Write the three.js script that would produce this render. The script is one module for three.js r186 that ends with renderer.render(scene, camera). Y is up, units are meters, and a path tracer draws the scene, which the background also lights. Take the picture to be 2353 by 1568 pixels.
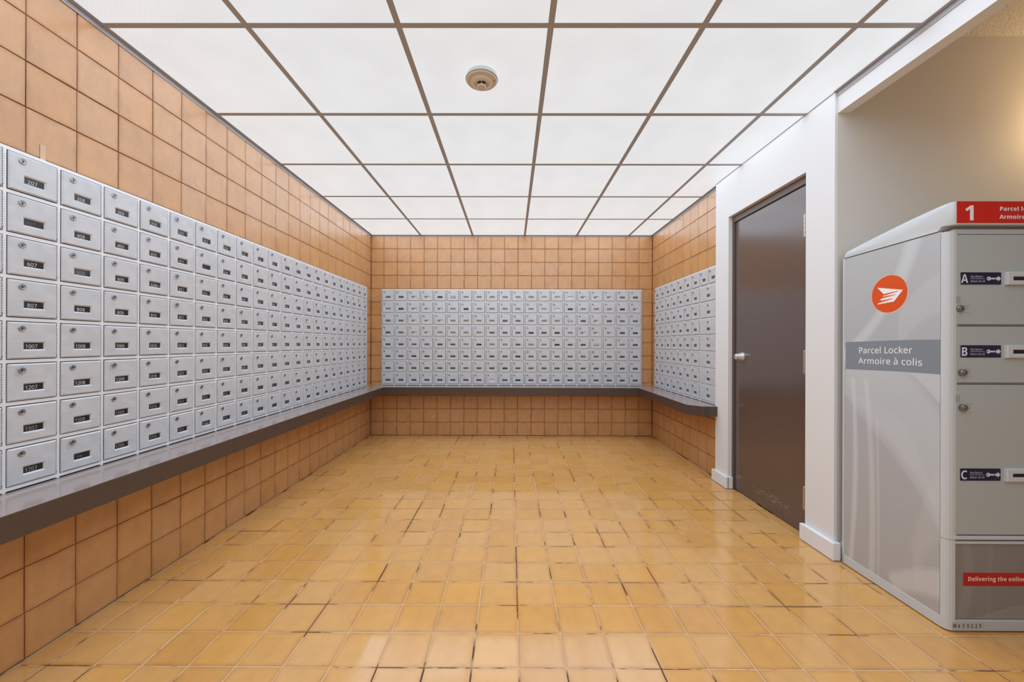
import * as THREE from 'three';
import { RoundedBoxGeometry } from 'three/addons/geometries/RoundedBoxGeometry.js';
import { mergeGeometries, toCreasedNormals } from 'three/addons/utils/BufferGeometryUtils.js';
import { RectAreaLightUniformsLib } from 'three/addons/lights/RectAreaLightUniformsLib.js';

// ---------------------------------------------------------------- camera, light levels, exposure
const W = 2353, H = 1568, FOCAL = 904.389, PX = 1171.265, PY = 790.435;
const EYE = 1.0789;
const scene = new THREE.Scene();
scene.background = new THREE.Color(0x000000);
const camera = new THREE.PerspectiveCamera(2 * Math.atan(H / 2 / FOCAL) * 180 / Math.PI, W / H, 0.05, 40);
camera.position.set(0, EYE, 0);
camera.rotation.order = 'YXZ';
camera.rotation.set(0, 0.0037, 0.0029);
camera.setViewOffset(W, H, W / 2 - PX, H / 2 - PY, W, H);
scene.add(camera);

const renderer = new THREE.WebGLRenderer({ antialias: true });
renderer.toneMapping = THREE.LinearToneMapping;
renderer.toneMappingExposure = 1.0;
renderer.shadowMap.enabled = true;
renderer.shadowMap.type = THREE.PCFSoftShadowMap;
RectAreaLightUniformsLib.init();

const PANEL_GLOW = 0.79;          // what the eye sees of a lens panel
const PANEL_LIGHT = 1.22;         // radiance of the area light just below it
const PANEL_COLOR = [0.825, 0.985, 1.175];
const LAMP_WARM = 2.2;

// ---------------------------------------------------------------- sizes (metres), depth into the room is -z
const T = 0.1576, TV = 0.1571, CELL = 0.6096;
const ZB = 4.619, XL = -1.650, XR = 1.6545, CEIL = 2.3493, ZREAR = -1.62;
const XW = 1.625, ZP = 1.985, ZFAR = 3.135, XA = 3.45, ALCOVE_CEIL = 2.63;

// ---------------------------------------------------------------- helpers
let seed = 20231;
function rnd() { seed = (seed * 1664525 + 1013904223) >>> 0; return seed / 4294967296; }
function hash(x, y, s) { let h = (x * 374761393 + y * 668265263 + s * 1274126177) | 0; h = Math.imul(h ^ (h >>> 13), 1274126177); return ((h ^ (h >>> 16)) >>> 0) / 4294967296; }
function noise(x, y, s = 0, per = 0) {
  const xi = Math.floor(x), yi = Math.floor(y), fx = x - xi, fy = y - yi;
  const u = fx * fx * (3 - 2 * fx), v = fy * fy * (3 - 2 * fy), w = (a) => per ? ((a % per) + per) % per : a;
  const a = hash(w(xi), w(yi), s), b = hash(w(xi + 1), w(yi), s), c = hash(w(xi), w(yi + 1), s), d = hash(w(xi + 1), w(yi + 1), s);
  return a + (b - a) * u + (c - a) * v + (a - b - c + d) * u * v;
}
function dataMap(w, h, fn, srgb = true) {
  const d = new Uint8Array(w * h * 4);
  for (let y = 0; y < h; y++) for (let x = 0; x < w; x++) {
    const c = fn((x + 0.5) / w, (y + 0.5) / h), o = (y * w + x) * 4;
    for (let k = 0; k < 3; k++) d[o + k] = Math.max(0, Math.min(255, Math.round(c[k] * 255)));
    d[o + 3] = 255;
  }
  const t = new THREE.DataTexture(d, w, h); t.magFilter = THREE.LinearFilter; t.minFilter = THREE.LinearMipmapLinearFilter; t.generateMipmaps = true;
  t.wrapS = t.wrapT = THREE.RepeatWrapping; if (srgb) t.colorSpace = THREE.SRGBColorSpace; t.needsUpdate = true; return t;
}
function canvasMap(w, h, draw) {
  const c = document.createElement('canvas'); c.width = w; c.height = h; draw(c.getContext('2d'), w, h);
  const t = new THREE.CanvasTexture(c); t.colorSpace = THREE.SRGBColorSpace; t.anisotropy = 8; return t;
}
const std = (o) => new THREE.MeshStandardMaterial(o);
const phys = (o) => new THREE.MeshPhysicalMaterial(o);
const lin = (r, g, b) => new THREE.Color().setRGB(r, g, b);
const taken = new Map();
function numbered(name) { const n = taken.get(name) ?? 0; taken.set(name, n + 1); return n ? `${name}_${String(n).padStart(3, '0')}` : name; }
function tag(o, label, category, group) { o.userData.label = label; o.userData.category = category; if (group) o.userData.group = group; return o; }
function mesh(name, geo, mat, parent) { const m = new THREE.Mesh(geo, mat); m.name = numbered(name); m.castShadow = m.receiveShadow = true; (parent ?? scene).add(m); return m; }
function thing(name, label, category, pos = [0, 0, 0], turn = 0) { const g = new THREE.Group(); g.name = numbered(name); g.position.set(...pos); g.rotation.y = turn; scene.add(g); return tag(g, label, category); }
function struct(o) { o.userData.kind = 'structure'; return o; }
function setting(name) { const g = new THREE.Group(); g.name = name; scene.add(g); return struct(g); }
// box from min/max corners, uv in metres
function box(x0, x1, y0, y1, z0, z1) {
  const g = new THREE.BoxGeometry(x1 - x0, y1 - y0, z1 - z0); g.translate((x0 + x1) / 2, (y0 + y1) / 2, (z0 + z1) / 2);
  const p = g.attributes.position, n = g.attributes.normal, uv = g.attributes.uv;
  for (let i = 0; i < p.count; i++) {
    const ax = Math.abs(n.getX(i)), ay = Math.abs(n.getY(i));
    if (ax > 0.5) uv.setXY(i, p.getZ(i), p.getY(i)); else if (ay > 0.5) uv.setXY(i, p.getX(i), p.getZ(i)); else uv.setXY(i, p.getX(i), p.getY(i));
  }
  return g;
}
function rbox(x0, x1, y0, y1, z0, z1, r = 0.003, seg = 2) { const g = new RoundedBoxGeometry(x1 - x0, y1 - y0, z1 - z0, seg, r); g.translate((x0 + x1) / 2, (y0 + y1) / 2, (z0 + z1) / 2); return g; }
// a tile: chamfered slab standing on z = 0, front at z = d
function tileGeo(w, h, d = 0.006, c = 0.0016) {
  const P = [], U = [], q = (a, b, cc, e) => { for (const v of [a, b, cc, a, cc, e]) { P.push(...v); U.push(v[0] / w + 0.5, v[1] / h + 0.5); } };
  const x = w / 2, y = h / 2, ring = (dx, z) => [[-x + dx, -y + dx, z], [x - dx, -y + dx, z], [x - dx, y - dx, z], [-x + dx, y - dx, z]];
  const A = ring(0, 0), B = ring(0, d - c), C = ring(c, d);
  q(...C);
  for (let i = 0; i < 4; i++) { const j = (i + 1) % 4; q(B[i], B[j], C[j], C[i]); q(A[i], A[j], B[j], B[i]); }
  const g = new THREE.BufferGeometry(); g.setAttribute('position', new THREE.Float32BufferAttribute(P, 3)); g.setAttribute('uv', new THREE.Float32BufferAttribute(U, 2)); g.computeVertexNormals(); return g;
}
const tileCache = new Map();
function cachedTile(w, h) { const k = w.toFixed(3) + '_' + h.toFixed(3); if (!tileCache.has(k)) tileCache.set(k, tileGeo(w, h)); return tileCache.get(k); }

// ---------------------------------------------------------------- materials
function tileMap(s, edge, edgeTint, mottle) {
  return dataMap(128, 128, (u, v) => {
    const e = Math.min(u, 1 - u, v, 1 - v) + (noise(u * 6, v * 6, s) - 0.5) * 0.05;
    const side = 0.55 + 0.9 * noise(u * 2.3 + 4, v * 2.3, s + 7);
    const k = Math.max(0, 1 - Math.max(0, e) / 0.13); const b = k * k * edge * side;
    const m = 1 + (noise(u * 4, v * 4, s + 1) - 0.5) * mottle + (noise(u * 17, v * 9, s + 2) - 0.5) * mottle * 0.5 + (noise(u * 60, v * 60, s + 3) - 0.5) * mottle * 0.35;
    return [0, 1, 2].map((i) => (1 - b * (1 - edgeTint[i])) * m * 0.96);
  });
}
const wallMaps = [1, 2, 3, 4].map((s) => tileMap(s * 11, 0.34, [0.74, 0.62, 0.52], 0.06));
const floorMaps = [1, 2, 3, 4].map((s) => tileMap(s * 17 + 5, 0.30, [0.74, 0.64, 0.60], 0.035));
const wallTone = [[0.632, 0.326, 0.128], [0.612, 0.306, 0.110], [0.642, 0.338, 0.140], [0.602, 0.304, 0.118], [0.624, 0.330, 0.136], [0.648, 0.328, 0.122]];
const floorTone = [[0.760, 0.400, 0.122], [0.735, 0.378, 0.104], [0.765, 0.416, 0.144], [0.725, 0.372, 0.114], [0.780, 0.408, 0.116], [0.755, 0.408, 0.136]];
const wallTileMats = [], floorTileMats = [];
wallTone.forEach((c, i) => { for (const k of [0, 1]) wallTileMats.push(phys({ ior: 1.72, color: lin(...c), map: wallMaps[(i + 2 * k) % 4], roughness: 0.30 + 0.05 * ((i * 3 + k) % 3) })); });
floorTone.forEach((c, i) => { for (const k of [0, 1]) floorTileMats.push(phys({ ior: 1.64, color: lin(...c), map: floorMaps[(i + 2 * k) % 4], roughness: 0.07 + 0.022 * ((i * 2 + k) % 4) })); });
const groutMap = (s, a, b, f) => { const t = dataMap(512, 512, (u, v) => {
  const n = 0.55 * noise(u * f, v * f, s, f) + 0.3 * noise(u * f * 3, v * f * 3, s + 1, f * 3) + 0.15 * noise(u * 128, v * 128, s + 2, 128);
  const k = Math.max(0, Math.min(1, (n - 0.34) / 0.14)); return [0, 1, 2].map((i) => a[i] + (b[i] - a[i]) * k);
}); t.repeat.set(0.5, 0.5); return t; };
const M = {
  floorGrout: std({ map: groutMap(3, [0.34, 0.25, 0.18], [0.82, 0.69, 0.53], 16), roughness: 0.9 }),
  wallGrout: std({ map: groutMap(9, [0.36, 0.21, 0.12], [0.60, 0.41, 0.26], 12), roughness: 0.9 }),
  white: std({ color: lin(0.80, 0.80, 0.80), roughness: 0.55 }),
  trim: std({ color: lin(0.83, 0.84, 0.85), roughness: 0.38 }),
  alcove: std({ color: lin(0.66, 0.64, 0.60), roughness: 0.7 }),
  bronze: std({ color: lin(0.125, 0.088, 0.074), roughness: 0.42 }),
  grid: std({ color: lin(0.44, 0.45, 0.49), roughness: 0.45 }),
  laminate: std({ color: lin(0.082, 0.054, 0.043), roughness: 0.30 }),
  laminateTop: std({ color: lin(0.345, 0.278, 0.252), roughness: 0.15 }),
  frameMetal: std({ color: lin(0.83, 0.84, 0.86), roughness: 0.36, metalness: 0.1 }),
  lock: std({ color: lin(0.36, 0.36, 0.37), roughness: 0.32, metalness: 0.9 }),
  dark: std({ color: lin(0.012, 0.011, 0.010), roughness: 0.6 }),
  hinge: std({ color: lin(0.52, 0.46, 0.37), roughness: 0.35, metalness: 0.7 }),
  steel: std({ color: lin(0.74, 0.73, 0.71), roughness: 0.28, metalness: 0.85 }),
  lockerGrey: std({ color: lin(0.45, 0.485, 0.475), roughness: 0.42 }),
  lockerFrame: std({ color: lin(0.50, 0.52, 0.51), roughness: 0.4 }),
  lockerPlastic: std({ color: lin(0.60, 0.63, 0.64), roughness: 0.35 }),
  plasticCream: std({ color: lin(0.72, 0.67, 0.60), roughness: 0.45 }),
  plasticWhite: std({ color: lin(0.40, 0.38, 0.345), roughness: 0.4 }),
  recessShade: std({ color: lin(0.035, 0.035, 0.037), roughness: 0.7 }),
  ink: std({ color: lin(0.02, 0.02, 0.02), roughness: 0.6 }),
};
// lens panels: acrylic with a fine diagonal prism relief
const lensMap = dataMap(512, 512, (u, v) => {
  const p = Math.cos(u * 64 * Math.PI * 2) * Math.cos(v * 64 * Math.PI * 2);
  const cloud = noise(u * 5, v * 5, 77) - 0.5, g = 0.935 + 0.065 * p + 0.03 * cloud; return [g, g, g];
});
lensMap.wrapS = lensMap.wrapT = THREE.ClampToEdgeWrapping;
M.lens = std({ color: lin(0.28, 0.30, 0.33), roughness: 0.35, emissive: lin(0.945, 0.985, 1.025), emissiveIntensity: PANEL_GLOW, emissiveMap: lensMap });
const stipple = dataMap(256, 256, (u, v) => { const n = 0.6 * noise(u * 64, v * 64, 5, 64) + 0.4 * noise(u * 128, v * 128, 6, 128); return [n, n, n]; }, false);
stipple.repeat.set(2.5, 2.5);
M.popcorn = std({ color: lin(0.62, 0.58, 0.52), roughness: 0.95, bumpMap: stipple, bumpScale: 0.006 });

// ---------------------------------------------------------------- tiled walls
function inView(x, y, z, m = 30) {                        // is a point of the room inside the photograph's frame
  const d = -z; if (d < 0.2) return false;
  const u = PX + FOCAL * x / d, v = PY - FOCAL * (y - EYE) / d; return u > -m && u < W + m && v > -m && v < H + m;
}
// edges[]: joints along the wall; rows[]: joints in height; place(u, v) -> position; turn: about y
function tileWall(parent, us, vs, place, turn, keep, shown) {
  const rest = [];
  for (let i = 0; i + 1 < us.length; i++) for (let j = 0; j + 1 < vs.length; j++) {
    const u = (us[i] + us[i + 1]) / 2, v = (vs[j] + vs[j + 1]) / 2;
    if (!keep(u, v)) continue;
    const g = cachedTile(us[i + 1] - us[i] - 0.0026, vs[j + 1] - vs[j] - 0.0026);
    const pos = place(u, v), ju = (rnd() - 0.5) * 0.0012, jv = (rnd() - 0.5) * 0.0008, jd = (rnd() - 0.5) * 0.0012, mat = wallTileMats[Math.floor(rnd() * wallTileMats.length)];
    const tilt = [(rnd() - 0.5) * 0.008, (rnd() - 0.5) * 0.008];
    const m = new THREE.Mesh(g, mat);
    m.position.set(...pos); m.rotation.set(0, turn, 0); m.translateX(ju); m.translateY(jv); m.translateZ(jd); m.rotateX(tilt[0]); m.rotateY(tilt[1]);
    m.castShadow = m.receiveShadow = true;
    if (shown(u, v)) { m.name = numbered('tile'); parent.add(m); } else { m.updateMatrix(); rest.push(g.clone().applyMatrix4(m.matrix)); }
  }
  if (rest.length) { const s = mesh('tile', mergeGeometries(rest), wallTileMats[0], parent); s.userData.kind = 'stuff'; }
}
const rowJoints = []; for (let k = 15; k >= 0; k--) rowJoints.push(Math.max(0.002, CEIL - 0.15655 * k));
const outerRows = (v) => v > CEIL - 0.15655 * 5 || v < CEIL - 0.15655 * 11;
{ // left wall: joints run from the back corner towards and past the camera
  const g = setting('wall_left');
  mesh('grout_bed', box(XL - 0.14, XL - 0.0045, -0.05, CEIL + 0.2, -ZB - 0.14, -ZREAR), M.wallGrout, g);
  const us = [-ZB + 0.003]; for (let k = 0; k < 40; k++) us.push(-ZB + T * (k + 0.863)); us[us.length - 1] = -ZREAR;
  const cut = us.filter((z) => z <= -ZREAR);
  tileWall(g, cut, rowJoints, (z, y) => [XL - 0.006, y, z], Math.PI / 2, (z, v) => outerRows(v) || z < -4.43 || z > -1.09, (z, y) => [-0.07, 0.07].some((a) => [-0.07, 0.07].some((b) => inView(XL, y + a, z + b, 0))));
}
{ // back wall
  const g = setting('wall_back');
  mesh('grout_bed', box(XL - 0.14, XR + 0.14, -0.05, CEIL + 0.2, -ZB - 0.14, -ZB - 0.0045), M.wallGrout, g);
  const us = [XL + 0.003]; for (let i = 0; i < 20; i++) us.push(-1.4985 + T * i); us.push(XR - 0.003);
  tileWall(g, us, rowJoints, (x, y) => [x, y, -ZB - 0.006], 0, (x, v) => outerRows(v) || x < -1.5 || x > 1.49, () => true);
}
{ // right wall, as far as the white partition
  const g = setting('wall_right');
  mesh('grout_bed', box(XR + 0.0045, XR + 0.14, -0.05, CEIL + 0.2, -ZB - 0.14, -ZFAR + 0.02), M.wallGrout, g);
  const us = [-ZB + 0.003]; for (let k = 0; k < 10; k++) us.push(-ZB + T * (k + 0.18) + (k ? 0 : 0)); us.push(-ZFAR + 0.015);
  const cut = us.filter((z, i) => i === 0 || z - us[i - 1] > 0.02);
  tileWall(g, cut, rowJoints, (z, y) => [XR + 0.006, y, z], -Math.PI / 2, (z, v) => outerRows(v) || z < -4.46, () => true);
}
// ---------------------------------------------------------------- floor
{
  const g = setting('floor');
  mesh('grout_bed', box(XL - 0.14, XA + 0.1, -0.12, -0.0012, -ZB - 0.14, -ZREAR + 0.1), M.floorGrout, g);
  const xs = [XL + 0.004]; for (let k = -10; k <= 21; k++) xs.push(0.0288 + T * k); xs.push(XA);
  const cells = [];
  for (let r = 0; r < 40; r++) {
    const z0 = -ZB + T * r, z1 = Math.min(z0 + T, -ZREAR); if (z1 - z0 < 0.03) break;
    const zc = (z0 + z1) / 2;
    for (let i = 0; i + 1 < xs.length; i++) {
      let a = xs[i], b = xs[i + 1]; const lim = zc < -ZFAR ? XR - 0.004 : zc < -ZP - 0.01 ? 1.665 : XA;
      if (a > lim - 0.02) continue; b = Math.min(b, lim); if (b - a < 0.02) continue;
      const xc = (a + b) / 2, d = -zc, see = [-0.07, 0, 0.07].some((q) => [-0.07, 0.07].some((p) => inView(xc + q, 0, zc + p, 0)));
      const hidden = xc > 1.66 && zc < -1.50;       // under the locker
      cells.push({ xc, zc, w: b - a, h: z1 - z0, area: see && !hidden ? (b - a) * (z1 - z0) / (d * d * d) : 0 });
    }
  }
  const order = [...cells].sort((p, q) => q.area - p.area), top = new Set(order.slice(0, 300).filter((c) => c.area > 0));
  const rest = new Map();
  for (const c of cells) {
    const geo = cachedTile(Math.round((c.w - 0.0038) * 1000) / 1000, Math.round((c.h - 0.0038) * 1000) / 1000);
    const mi = Math.floor(rnd() * floorTileMats.length), m = new THREE.Mesh(geo, floorTileMats[mi]);
    m.position.set(c.xc + (rnd() - 0.5) * 0.0016, -0.0060 + (rnd() - 0.5) * 0.0008, c.zc + (rnd() - 0.5) * 0.0016);
    m.rotation.set(-Math.PI / 2 + (rnd() - 0.5) * 0.003, (rnd() - 0.5) * 0.003, Math.floor(rnd() * 2) * Math.PI + (rnd() - 0.5) * 0.006);
    m.castShadow = m.receiveShadow = true;
    if (top.has(c)) { m.name = numbered('tile'); g.add(m); } else { m.updateMatrix(); if (!rest.has(mi)) rest.set(mi, []); rest.get(mi).push(geo.clone().applyMatrix4(m.matrix)); }
  }
  const keys = [...rest.keys()].sort((a, b) => a - b), geos = keys.map((k) => mergeGeometries(rest.get(k)));
  const s = mesh('tile', mergeGeometries(geos, true), keys.map((k) => floorTileMats[k]), g); s.userData.kind = 'stuff';
}
// ---------------------------------------------------------------- white partition with the door opening, alcove, beam, rear
const D0 = 2.179, D1 = 2.953, DH = 2.032;           // door opening along the wall and its height
{
  const parts = [box(XW, XW + 0.26, 0, CEIL + 0.2, -ZFAR, -D1), box(XW, XW + 0.26, 0, CEIL + 0.2, -D0, -ZP), box(XW, XW + 0.26, DH, CEIL + 0.2, -D1, -D0)];
  struct(mesh('wall_partition', mergeGeometries(parts), M.white));
  struct(mesh('wall_alcove', box(XW + 0.012, XA + 0.1, 0, ALCOVE_CEIL + 0.1, -ZP - 0.14, -ZP + 0.001), M.alcove));
  struct(mesh('wall_side', box(XA, XA + 0.12, -0.05, ALCOVE_CEIL + 0.1, -ZP, -ZREAR), M.alcove));
  struct(mesh('wall_rear', box(XL - 0.14, XA + 0.12, -0.05, ALCOVE_CEIL + 0.2, -ZREAR, -ZREAR + 0.12), M.white));
  struct(mesh('beam', box(1.638, 1.694, 2.244, ALCOVE_CEIL + 0.1, -ZP + 0.001, -ZREAR), M.white));
  struct(mesh('ceiling_alcove', box(1.694, XA, ALCOVE_CEIL, ALCOVE_CEIL + 0.1, -ZP, -ZREAR), M.popcorn));
  struct(mesh('baseboard_far', mergeGeometries([rbox(1.603, XW, 0.003, 0.088, -ZFAR - 0.016, -D1 + 0.014), rbox(XW - 0.01, 1.662, 0.003, 0.088, -D1 - 0.001, -D1 + 0.014)]), M.trim));
  struct(mesh('baseboard_near', mergeGeometries([rbox(1.603, XW, 0.003, 0.09, -D0 - 0.014, -ZP + 0.022), rbox(XW - 0.01, 1.643, 0.003, 0.09, -ZP - 0.001, -ZP + 0.022)]), M.trim));
  struct(mesh('baseboard_alcove', rbox(1.66, XA, 0.003, 0.09, -ZP - 0.001, -ZP + 0.016), M.trim));
}
// ---------------------------------------------------------------- luminous ceiling
const lensSpots = [];
{
  const g = setting('ceiling');
  mesh('slab', box(XL - 0.14, 1.70, CEIL + 0.18, CEIL + 0.3, -ZB - 0.14, -ZREAR + 0.1), M.white, g);
  const xs = [XL]; for (let i = 0; i < 5; i++) xs.push(-1.064 + CELL * i); xs.push(1.640);
  const zs = []; for (let k = 0; k <= 10; k++) zs.push(-ZB + CELL * k); zs.push(-ZREAR);
  const h = 0.012;
  for (let i = 1; i < xs.length - 1; i++) mesh('grid_bar', mergeGeometries([box(xs[i] - h, xs[i] + h, CEIL, CEIL + 0.0016, -ZB, -ZREAR), box(xs[i] - 0.001, xs[i] + 0.001, CEIL + 0.001, CEIL + 0.032, -ZB, -ZREAR)]), M.grid, g);
  for (let k = 1; k < zs.length - 1; k++) for (let i = 0; i + 1 < xs.length; i++) {
    const a = xs[i] + (i ? h : 0.001), b = xs[i + 1] - (i + 2 < xs.length ? h : -0.001), xe = zs[k] < -ZFAR ? Math.max(b, i + 2 === xs.length ? XR : b) : b;
    mesh('grid_bar', mergeGeometries([box(a, xe, CEIL + 0.0002, CEIL + 0.0018, zs[k] - h, zs[k] + h), box(a, xe, CEIL + 0.001, CEIL + 0.03, zs[k] - 0.001, zs[k] + 0.001)]), M.grid, g);
  }
  // wall angles round the edge
  const L = 0.02;
  mesh('wall_angle', mergeGeometries([box(XL + 0.0005, XL + 0.022, CEIL, CEIL + 0.0016, -ZB, -ZREAR), box(XL + 0.0005, XL + 0.003, CEIL - L, CEIL, -ZB, -ZREAR)]), M.grid, g);
  mesh('wall_angle', mergeGeometries([box(XL, XR, CEIL, CEIL + 0.0016, -ZB + 0.0005, -ZB + 0.022), box(XL, XR, CEIL - L * 0.6, CEIL, -ZB + 0.0005, -ZB + 0.003)]), M.grid, g);
  mesh('wall_angle', mergeGeometries([box(XR - 0.022, XR - 0.0005, CEIL, CEIL + 0.0016, -ZB, -ZFAR), box(XR - 0.003, XR - 0.0005, CEIL - L, CEIL, -ZB, -ZFAR)]), M.grid, g);
  mesh('wall_angle', box(XW - 0.004, XW + 0.001, CEIL - 0.001, CEIL + 0.003, -ZFAR, -ZP), M.grid, g);
  mesh('wall_angle', mergeGeometries([box(1.616, 1.6375, CEIL, CEIL + 0.0016, -ZP, -ZREAR), box(1.6345, 1.6375, CEIL - 0.022, CEIL, -ZP + 0.001, -ZREAR)]), M.grid, g);
  for (let k = 0; k + 1 < zs.length; k++) for (let i = 0; i + 1 < xs.length; i++) {
    const x0 = xs[i] + 0.004, x1 = (i + 2 === xs.length && zs[k] < -ZFAR - 0.2 ? XR : xs[i + 1]) - 0.004, z0 = zs[k] + 0.004, z1 = zs[k + 1] - 0.004;
    if (z1 - z0 < 0.03) continue;
    const geo = new THREE.BoxGeometry(x1 - x0, 0.003, z1 - z0), p = mesh('lens_panel', geo, M.lens, g);
    p.position.set((x0 + x1) / 2, CEIL + 0.0035 + (rnd() - 0.5) * 0.0006, (z0 + z1) / 2);
    lensSpots.push([(xs[i] + xs[i + 1]) / 2, (z0 + z1) / 2, xs[i + 1] - xs[i] - 0.03, z1 - z0 - 0.02]);
  }
}
for (const [x, z, w, d] of lensSpots) {
  const l = new THREE.RectAreaLight(lin(...PANEL_COLOR), PANEL_LIGHT, w, d);
  l.position.set(x, CEIL + 0.0008, z); l.rotation.x = -Math.PI / 2; l.name = numbered('panel_light'); scene.add(l);
}
// ---------------------------------------------------------------- brown ledge round three walls
{
  const t = thing('mail_ledge', 'glossy brown laminate ledge running round the tiled walls below the mailboxes', 'ledge', [0, 0.51, 0]);
  const board = (pts) => {
    const s = new THREE.Shape(); pts.forEach(([x, z], i) => (i ? s.lineTo(x, z) : s.moveTo(x, z))); s.closePath();
    const g = new THREE.ExtrudeGeometry(s, { depth: 0.078 - 0.003, bevelEnabled: true, bevelThickness: 0.0015, bevelSize: 0.0015, bevelOffset: -0.0015, bevelSegments: 1, curveSegments: 4 });
    g.rotateX(-Math.PI / 2); g.translate(0, 0.0015, 0); const b = mesh('shelf_board', g, M.laminate, t);
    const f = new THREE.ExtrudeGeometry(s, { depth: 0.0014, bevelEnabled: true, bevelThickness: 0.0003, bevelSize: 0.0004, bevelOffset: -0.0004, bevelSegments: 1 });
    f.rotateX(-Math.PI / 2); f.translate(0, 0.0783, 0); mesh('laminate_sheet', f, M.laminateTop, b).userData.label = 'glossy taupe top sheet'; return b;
  };
  const xl = -1.4275, zb = 4.394, xr = 1.425, seam = 2.03, w = 0.0005;
  board([[XL + w, ZREAR + 1.9], [xl, ZREAR + 1.9], [xl, seam - 0.0006], [XL + w, seam - 0.0006]]);
  board([[XL + w, seam + 0.0006], [xl, seam + 0.0006], [xl, ZB - w], [XL + w, ZB - w]]);
  board([[xl + 0.0006, zb], [xr - 0.0006, zb], [xr - 0.0006, ZB - w], [xl + 0.0006, ZB - w]]);
  board([[xr, 3.205], [1.4345, 3.190], [1.508, 3.112], [1.5235, 3.106], [XW - w, 3.104], [XW - w, ZFAR + w], [XR - w, ZFAR + w], [XR - w, ZB - w], [xr, ZB - w]]);
}
// ---------------------------------------------------------------- mailboxes
const PLATE_COLS = 16, PLATE_ROWS = 26, plateDraw = [];
const floors = [2, 4, 6, 8, 10, 12, 15, 17];
const suite = [6, 7, 8, 9, 10, 11, 12, 14, 15, 16, 17, 18, 19, 20, 21, 22, 23, 24, 25, 26, 27, 28];
function doorMap(s) {
  return dataMap(256, 256, (u, v) => {
    let g = 0.95 + (noise(u * 3, v * 90, s) - 0.5) * 0.035 + (noise(u * 5, v * 5, s + 1) - 0.5) * 0.05;
    const d = Math.hypot(u - 0.24, (v - 0.80) * 0.9) + (noise(u * 9, v * 9, s + 4) - 0.5) * 0.12;
    if (s % 3 === 0) g -= 0.22 * Math.max(0, 1 - d / 0.14);
    const sp = noise(u * 40, v * 40, s + 2); if (sp > 0.93) g -= (sp - 0.93) * 2.2 * noise(u * 4, v * 4, s + 5);
    return [g, g, g * 1.003];
  });
}
const doorMats = [1, 2, 3, 4, 5, 7].map((s) => std({ color: lin(0.665, 0.68, 0.70), map: doorMap(s), roughness: 0.40, metalness: 0.12 }));
function doorGeo(w, h, wx, wy, ww, wh) {
  const b = 0.0042, s = new THREE.Shape(); const x = w / 2, y = h / 2;
  s.moveTo(-x, -y); s.lineTo(x, -y); s.lineTo(x, y); s.lineTo(-x, y); s.closePath();
  const p = new THREE.Path(); p.moveTo(wx - ww / 2, wy - wh / 2); p.lineTo(wx - ww / 2, wy + wh / 2); p.lineTo(wx + ww / 2, wy + wh / 2); p.lineTo(wx + ww / 2, wy - wh / 2); p.closePath(); s.holes.push(p);
  const g = new THREE.ExtrudeGeometry(s, { depth: 0.0035, bevelEnabled: true, bevelThickness: 0.0035, bevelSize: b, bevelOffset: -b, bevelSegments: 1 });
  g.translate(0, 0, -0.0005);
  const q = g.attributes.position, uv = g.attributes.uv; for (let i = 0; i < q.count; i++) uv.setXY(i, q.getX(i) / w + 0.5, q.getY(i) / h + 0.5);
  return g;
}
function lockGeo() {
  const ring = new THREE.LatheGeometry([[0.0, 0.0018], [0.0060, 0.0018], [0.0066, 0.0010], [0.0074, 0.0026], [0.0096, 0.0026], [0.0106, 0.0012], [0.0106, 0]].map((p) => new THREE.Vector2(...p)), 18); ring.rotateX(Math.PI / 2);
  const slot = new THREE.BoxGeometry(0.0026, 0.0080, 0.0014); slot.translate(0, 0, 0.0016);
  const dot = new THREE.CylinderGeometry(0.0021, 0.0021, 0.0014, 8); dot.rotateX(Math.PI / 2); dot.translate(0, 0.0018, 0.0016);
  return mergeGeometries([ring, mergeGeometries([slot, dot])], true);
}
function knuckleGeo(h) { const list = []; const n = 13; for (let i = 0; i < n; i++) { const c = new THREE.CylinderGeometry(0.0026, 0.0026, h / n * 0.72, 6); c.translate(0, -h / 2 + (i + 0.5) * h / n, 0); list.push(c); } return mergeGeometries(list); }
function plateGeo(n, w, h) {
  const g = new THREE.PlaneGeometry(w, h), c = n % PLATE_COLS, r = Math.floor(n / PLATE_COLS), uv = g.attributes.uv;
  for (let i = 0; i < uv.count; i++) uv.setXY(i, (c + 0.03 + 0.94 * uv.getX(i)) / PLATE_COLS, 1 - (r + 0.97 - 0.94 * uv.getY(i)) / PLATE_ROWS);
  return g;
}
let plateNo = 0; const plateMat = std({ roughness: 0.3 });
const LOCK = lockGeo();
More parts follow.
